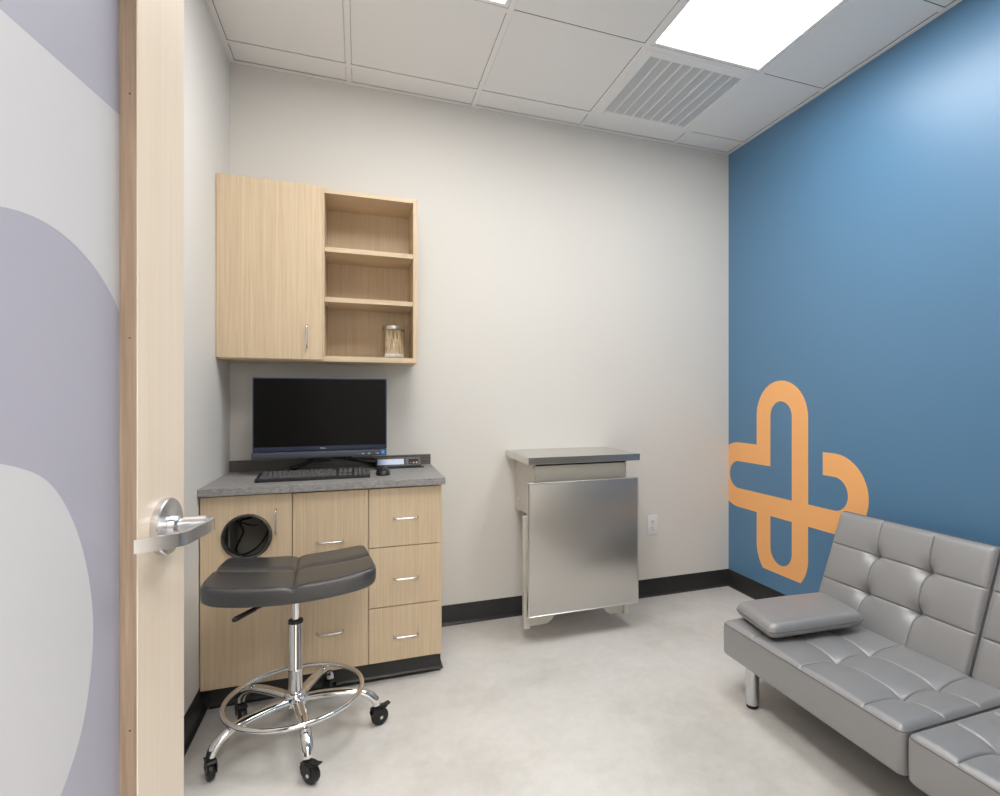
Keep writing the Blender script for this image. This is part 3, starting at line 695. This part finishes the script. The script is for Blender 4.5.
# ================================================================== COUCH
FX = 1.362
t = thing('futon_couch', (1.70, 1.05, 0), 'grey leatherette tufted futon couch with steel legs against the blue wall', 'couch')
def lin(a, b_, st):
    n_ = max(1, int(round((b_-a)/st))); return [a+(b_-a)*i/n_ for i in range(n_)]
def coordlist(W, r, seams, st=.0075):
    base_ = [r*(1-math.cos(PI/2*i/7)) for i in range(7)]
    c = base_+lin(r, W-r, st)+[W-r]+[W-x for x in base_[::-1]]
    for s in seams:
        c = [x for x in c if abs(x-s) > .010]+[s-.008, s-.005, s-.003, s-.0014, s, s+.0014, s+.003, s+.005, s+.008]
    return sorted(set(round(x, 6) for x in c))
def tufted(W, D, Th, r, sx, sy, mx, puff=.016, bd=.030, rc=.03, btn=True, bsig=.03):
    X = coordlist(W, r, sx); Y = coordlist(D, r, sy)
    ex = [0]+list(sx)+[W]; ey = [0]+list(sy)+[D]
    def cellf(x, e):
        for a, b_ in zip(e[:-1], e[1:]):
            if a <= x <= b_: q = (x-a)/(b_-a); return (4*q*(1-q))
        return 0
    def hgt(x, y):
        e = min(x, W-x, y, D-y); z = Th
        if e < r: z -= r-math.sqrt(max(0, r*r-(r-e)**2))
        z += puff*(cellf(x, ex)**.6)*(cellf(y, ey)**.6)*min(1, e/r)
        for s in sx: z -= .0032*math.exp(-((x-s)/.003)**2)*min(1, e/(r*.6))
        for s in sy: z -= .0032*math.exp(-((y-s)/.003)**2)*min(1, e/(r*.6))
        if btn:
            for bx_ in sx:
                for by_ in sy: z -= bd*math.exp(-math.hypot(x-bx_, y-by_)/bsig)
        return z
    def pos(x, y):
        exx, eyy = min(x, W-x), min(y, D-y)
        if exx < rc and eyy < rc:
            qx, qy = rc-exx, rc-eyy; L = math.hypot(qx, qy)
            if L > 1e-9: k = max(qx, qy)/L; qx *= k; qy *= k
            x = (rc-qx) if x < W/2 else W-(rc-qx); y = (rc-qy) if y < D/2 else D-(rc-qy)
        return x, y
    bm = B(); g = []
    for x in X: g.append([bm.verts.new(mx @ V(*pos(x, y), hgt(x, y))) for y in Y])
    grid_faces(bm, g, False)
    bord = [(i, 0) for i in range(len(X))]+[(len(X)-1, j) for j in range(1, len(Y))]+[(i, len(Y)-1) for i in range(len(X)-2, -1, -1)]+[(0, j) for j in range(len(Y)-2, 0, -1)]
    ring = [g[i][j] for i, j in bord]; xy = [pos(X[i], Y[j]) for i, j in bord]; rings = [ring]
    def rg(z, ins):
        out = []
        for x, y in xy: out.append(bm.verts.new(mx @ V(x+(W/2-x)*ins/(W/2), y+(D/2-y)*ins/(D/2), z)))
        return out
    for z, ins in ((Th*.6, -.0005), (.012, 0), (.005, .002), (.0015, .005), (0, .010)): rings.append(rg(z, ins))
    grid_faces(bm, rings); bm.faces.new(rings[-1])
    def piping():
        q = B(); ee = .0065
        tube(q, [mx @ V(x+(W/2-x)*.0028/(W/2), y+(D/2-y)*.0028/(D/2), Th-r*.55+.001) for x, y in xy], .0019, 6, True); return q
    def seams():
        q = B()
        for s in sx: tube(q, [mx @ V(s, y, hgt(s, y)+.0010) for y in Y if .012 < y < D-.012], .0008, 5)
        for s in sy: tube(q, [mx @ V(x, s, hgt(x, s)+.0010) for x in X if .012 < x < W-.012], .0008, 5)
        return q
    return bm, piping, seams
def pad(name, args, m='leather'):
    bm, pi_, se = tufted(*args)
    o = obj(name, bm, m, t, True, 75); obj('piping', pi_(), 'thread', o, True); obj('stitching', se(), 'thread', o, True); return o
SY1, SYM, SY0 = 1.862, 1.066, .242; SX1 = 1.842; SZ0 = .157
# seat sections: local x runs along -Y from the far end, local y runs into depth (+X)
cell = .2133
def seat_mx(y): return frame(V(FX, y, SZ0), V(0, -1, 0), V(1, 0, 0), V(0, 0, 1))
Wd = SY1-SYM-.003; Dd = SX1-FX
pad('seat_cushion', (Wd, Dd, .131, .022, [.175, .415, .660], [.168, .318], seat_mx(SY1), .006, .026, .02, True, .030))
pad('seat_cushion', (Wd, Dd, .131, .022, [Wd-.660, Wd-.415, Wd-.175], [.168, .318], seat_mx(SYM-.003), .006, .026, .02, True, .030))
# backrest sections
bd_ = V(math.sin(math.radians(21.18)), 0, math.cos(math.radians(21.18))); bn = V(-bd_.z, 0, bd_.x)
def back_mx(y): return frame(V(1.849, y, .28)-bd_*.085-bn*(.085), V(0, -1, 0), bd_, bn)
BH = .518
for ya, yb_ in ((1.882, 1.2245), (1.2215, .8825), (.8795, .242)):
    W_ = ya-yb_; sx = [W_/3, 2*W_/3] if W_ > .5 else [W_/2]
    pad('backrest', (W_, BH, .085, .026, sx, [.214, .368], back_mx(ya), .006, .050, .022, True, .021))
bm = B(); box(bm, FX+.05, SX1-.03, SY0+.05, SY1-.05, .130, SZ0+.001, .004); obj('base_frame', bm, 'black', t)
for x, y in ((1.404, 1.728), (1.412, .39), (1.86, 1.75), (1.86, .35), (1.86, 1.05)):
    bm = B(); mt = Matrix.Translation((x, y, 0)); lathe(bm, [(.0225, .012), (.0250, .014), (.0250, .156)], mt, 32); lg_ = obj('leg', bm, 'chrome' if False else 'satin', t, True)
    bm = B(); lathe(bm, [(.021, 0), (.0225, .002), (.0225, .012), (.020, .0125)], mt, 28); obj('foot_cap', bm, 'black', lg_, True)
for y in (1.56, .55):
    bm = B(); box(bm, 1.84, 1.93, y-.02, y+.02, .17, .23, .004); obj('hinge_bracket', bm, 'black', t)

# loose cushion at the far end of the seat
t = thing('seat_pillow', (1.62, 1.72, .30), 'small flat grey leatherette cushion lying on the far end of the couch seat', 'cushion')
cc = [V(1.425, 1.868, 0), V(1.388, 1.606, 0), V(1.795, 1.560, 0), V(1.838, 1.815, 0)]   # far-front, near-front, near-back, far-back
def bil(u, v): return cc[0]*(1-u)*(1-v)+cc[1]*(u)*(1-v)+cc[2]*u*v+cc[3]*(1-u)*v
PW, PD, HT = .265, .41, .026
us = coordlist(PW, HT, [], .012); vs = coordlist(PD, HT, [], .012)
bm = B(); top = []; botg = []; rcp_ = .035; rimp = {}
def prr(x, y):
    exx, eyy = min(x, PW-x), min(y, PD-y)
    if exx < rcp_ and eyy < rcp_:
        qx, qy = rcp_-exx, rcp_-eyy; L = math.hypot(qx, qy)
        if L > 1e-9: k = max(qx, qy)/L; qx *= k; qy *= k
        x = (rcp_-qx) if x < PW/2 else PW-(rcp_-qx); y = (rcp_-qy) if y < PD/2 else PD-(rcp_-qy)
    return x, y
def mid(x, y): return .3265+.010*(y/PD)
for i, x in enumerate(us):
    ra, rb = [], []
    for j, y in enumerate(vs):
        xx, yy = prr(x, y); p = bil(xx/PW, yy/PD); e = min(x, PW-x, y, PD-y)
        h = HT if e >= HT else math.sqrt(max(0, HT*HT-(HT-e)**2))
        cr = .009*(max(0, 4*(x/PW)*(1-x/PW))*max(0, 4*(y/PD)*(1-y/PD)))**.5
        wr_ = .0016*math.sin(38*y+9*x)*math.sin(26*x)*min(1, e/.05)
        m_ = mid(x, y); a = bm.verts.new(V(p.x, p.y, m_+h+cr+wr_)); ra.append(a)
        if i in (0, len(us)-1) or j in (0, len(vs)-1): rb.append(a); rimp[(i, j)] = V(p.x, p.y, m_)
        else: rb.append(bm.verts.new(V(p.x, p.y, max(.2985, m_-h))))
    top.append(ra); botg.append(rb)
grid_faces(bm, top, False); grid_faces(bm, botg, False)
obj('cushion_cover', bm, 'leather', t, True, 80)
NI, NJ = len(us)-1, len(vs)-1
bl = [(i, 0) for i in range(NI)]+[(NI, j) for j in range(NJ)]+[(i, NJ) for i in range(NI, 0, -1)]+[(0, j) for j in range(NJ, 0, -1)]
P = [rimp[q] for q in bl]; P = [p for k, p in enumerate(P) if (p-P[k-1]).length > .0012]
bm = B(); tube(bm, P, .0022, 6, True); obj('piping', bm, 'thread', t, True)

# ================================================================== DOOR LEAF
dl = V(.13, .9915, 0); nl = V(.9915, -.13, 0); O = V(-.389, .177, 0); UP = V(0, 0, 1); LW, LT, LH = .907, .044, 2.13
dr_ = thing('door_1', O, 'open maple door with full glass lite in lavender film and a lever handle', 'door')
dr_['kind'] = 'structure'
del dr_['category']
def lbox(bm, s0, s1, n0, n1, z0, z1, mi=0, bev=0):
    r = box(bm, s0, s1, n0, n1, z0, z1, bev, mi, 1)
def leafobj(name, bm, m, parent=dr_, smooth=False):
    mx = frame(O, dl, nl, UP)
    bmesh.ops.transform(bm, matrix=mx, verts=bm.verts[:])
    return obj(name, bm, m, parent, smooth)
SWD = .1455
for s0, s1 in ((0, .15), (LW-SWD, LW)):
    bm = B(); lbox(bm, s0, s1, -LT, 0, .008, LH, 0, .0012); leafobj('stile', bm, 'maple')
for z0, z1 in ((.008, .26), (LH-.13, LH)):
    bm = B(); lbox(bm, .15, LW-SWD, -LT, 0, z0, z1, 0, .0008); leafobj('rail', bm, 'maple')
rec = .021
bm = B()
for a in ((.15, .1515), (LW-SWD-.0015, LW-SWD)): lbox(bm, a[0], a[1], -rec, -.001, .26, LH-.13)
for a in ((.26, .2615), (LH-.1315, LH-.13)): lbox(bm, .1515, LW-SWD-.0015, -rec, -.001, a[0], a[1])
stp = leafobj('glazing_stop', bm, 'maple_stop')
def leaf_pt(s, nn, z): return O+dl*s+nl*nn+UP*z
for z in (1.600, 1.261, .716, .42, 1.91):
    bm = B(); lathe(bm, [(.0011, 0), (.0011, .0006)], frame(leaf_pt(LW-SWD-.0015, -.0085, z), nl, UP, -dl), 10); obj('nail_hole', bm, 'black_matte', stp)
bm = B(); lbox(bm, .145, LW-SWD+.005, -rec-.006, -rec, .255, LH-.125); gl = leafobj('glass_pane', bm, 'film_l')
gl['label'] = 'lavender film covered pane'
mxg = frame(leaf_pt(0, -rec+.0001, 0), dl, UP, nl)
def garc(cs, cz, r, a0, a1, n=20): return [(cs+r*math.cos(math.radians(a0+(a1-a0)*k/n)), cz+r*math.sin(math.radians(a0+(a1-a0)*k/n))) for k in range(n+1)]
EDG = LW-SWD-.0016
upper = [(.1517, 1.569), (.1517, 1.1555)]+[(x, z) for x, z in garc(.592, 1.1555, .2195, 180, 30, 60) if x < EDG]+[(EDG, 1.1555+math.sqrt(.2195**2-(EDG-.592)**2)), (EDG, 1.569)]
blobP = catmull([(a, b_, 0) for a, b_ in [(.547, 1.111), (.612, 1.086), (.656, 1.036), (.687, .965), (.7005, .885), (.690, .805), (.664, .745), (.610, .690), (.54, .665), (.48, .683), (.43, .73), (.40, .80), (.385, .885), (.40, .98), (.43, 1.05), (.48, 1.096), (.515, 1.109)]], 6, True)
for nm, L in (('pale_band', upper), ('pale_disc', [(p.x, p.y) for p in blobP])):
    o = flat_shape(nm, [L], mxg, .00004, 'film_p'); o.data.transform(Matrix.Translation(-O)); o.parent = gl
# lever set
hs, hz = .836, .982
bm = B(); mx = frame(leaf_pt(hs, 0, hz), dl, UP, nl)
lathe(bm, [(.0425, 0), (.043, .002), (.043, .0085), (.0415, .0105), (.020, .0115), (.0185, .012)], mx, 56)
lever = obj('lever_handle', bm, 'satin', dr_, True, 30)
bm = B(); lathe(bm, [(.0165, .0115), (.0165, .020), (.0150, .022), (.0115, .024), (.0115, .029), (.0140, .030), (.0140, .060)], mx, 36); obj('neck', bm, 'satin', lever, True, 30)
# flat band lever: (along -d, outwards n)
pc = [(-.014, .064), (-.013, .052)]
band = [(.012, .071), (-.004, .0735), (-.100, .060), (-.108, .055), (-.150, .021), (-.1535, .0225), (-.1565, .0255), (-.112, .0635), (-.102, .070), (-.004, .0835)]
band = [(.013, .052), (.013, .064), (.009, .0675), (-.004, .068), (-.078, .0655), (-.087, .0630), (-.0940, .0570), (-.1215, .0175), (-.117, .0155), (-.0885, .0540), (-.083, .0580), (-.075, .0600), (-.014, .0600)]
bm = B()
mxb = frame(leaf_pt(hs, 0, hz-.0105), dl, nl, UP)
prism(bm, band, mxb, .0185)
es = [e for e in bm.edges if e.calc_face_angle(0) > 1.2]
bmesh.ops.bevel(bm, geom=es, offset=.0012, segments=2, affect='EDGES')
obj('lever_arm', bm, 'satin', lever, True, 40)
for z in (.25, 1.07, 1.9):
    bm = B(); lathe(bm, [(.007, z-.05), (.007, z+.05)], Matrix.Translation(leaf_pt(-.006, -.006, 0)), 16); obj('hinge', bm, 'satin', dr_, True)
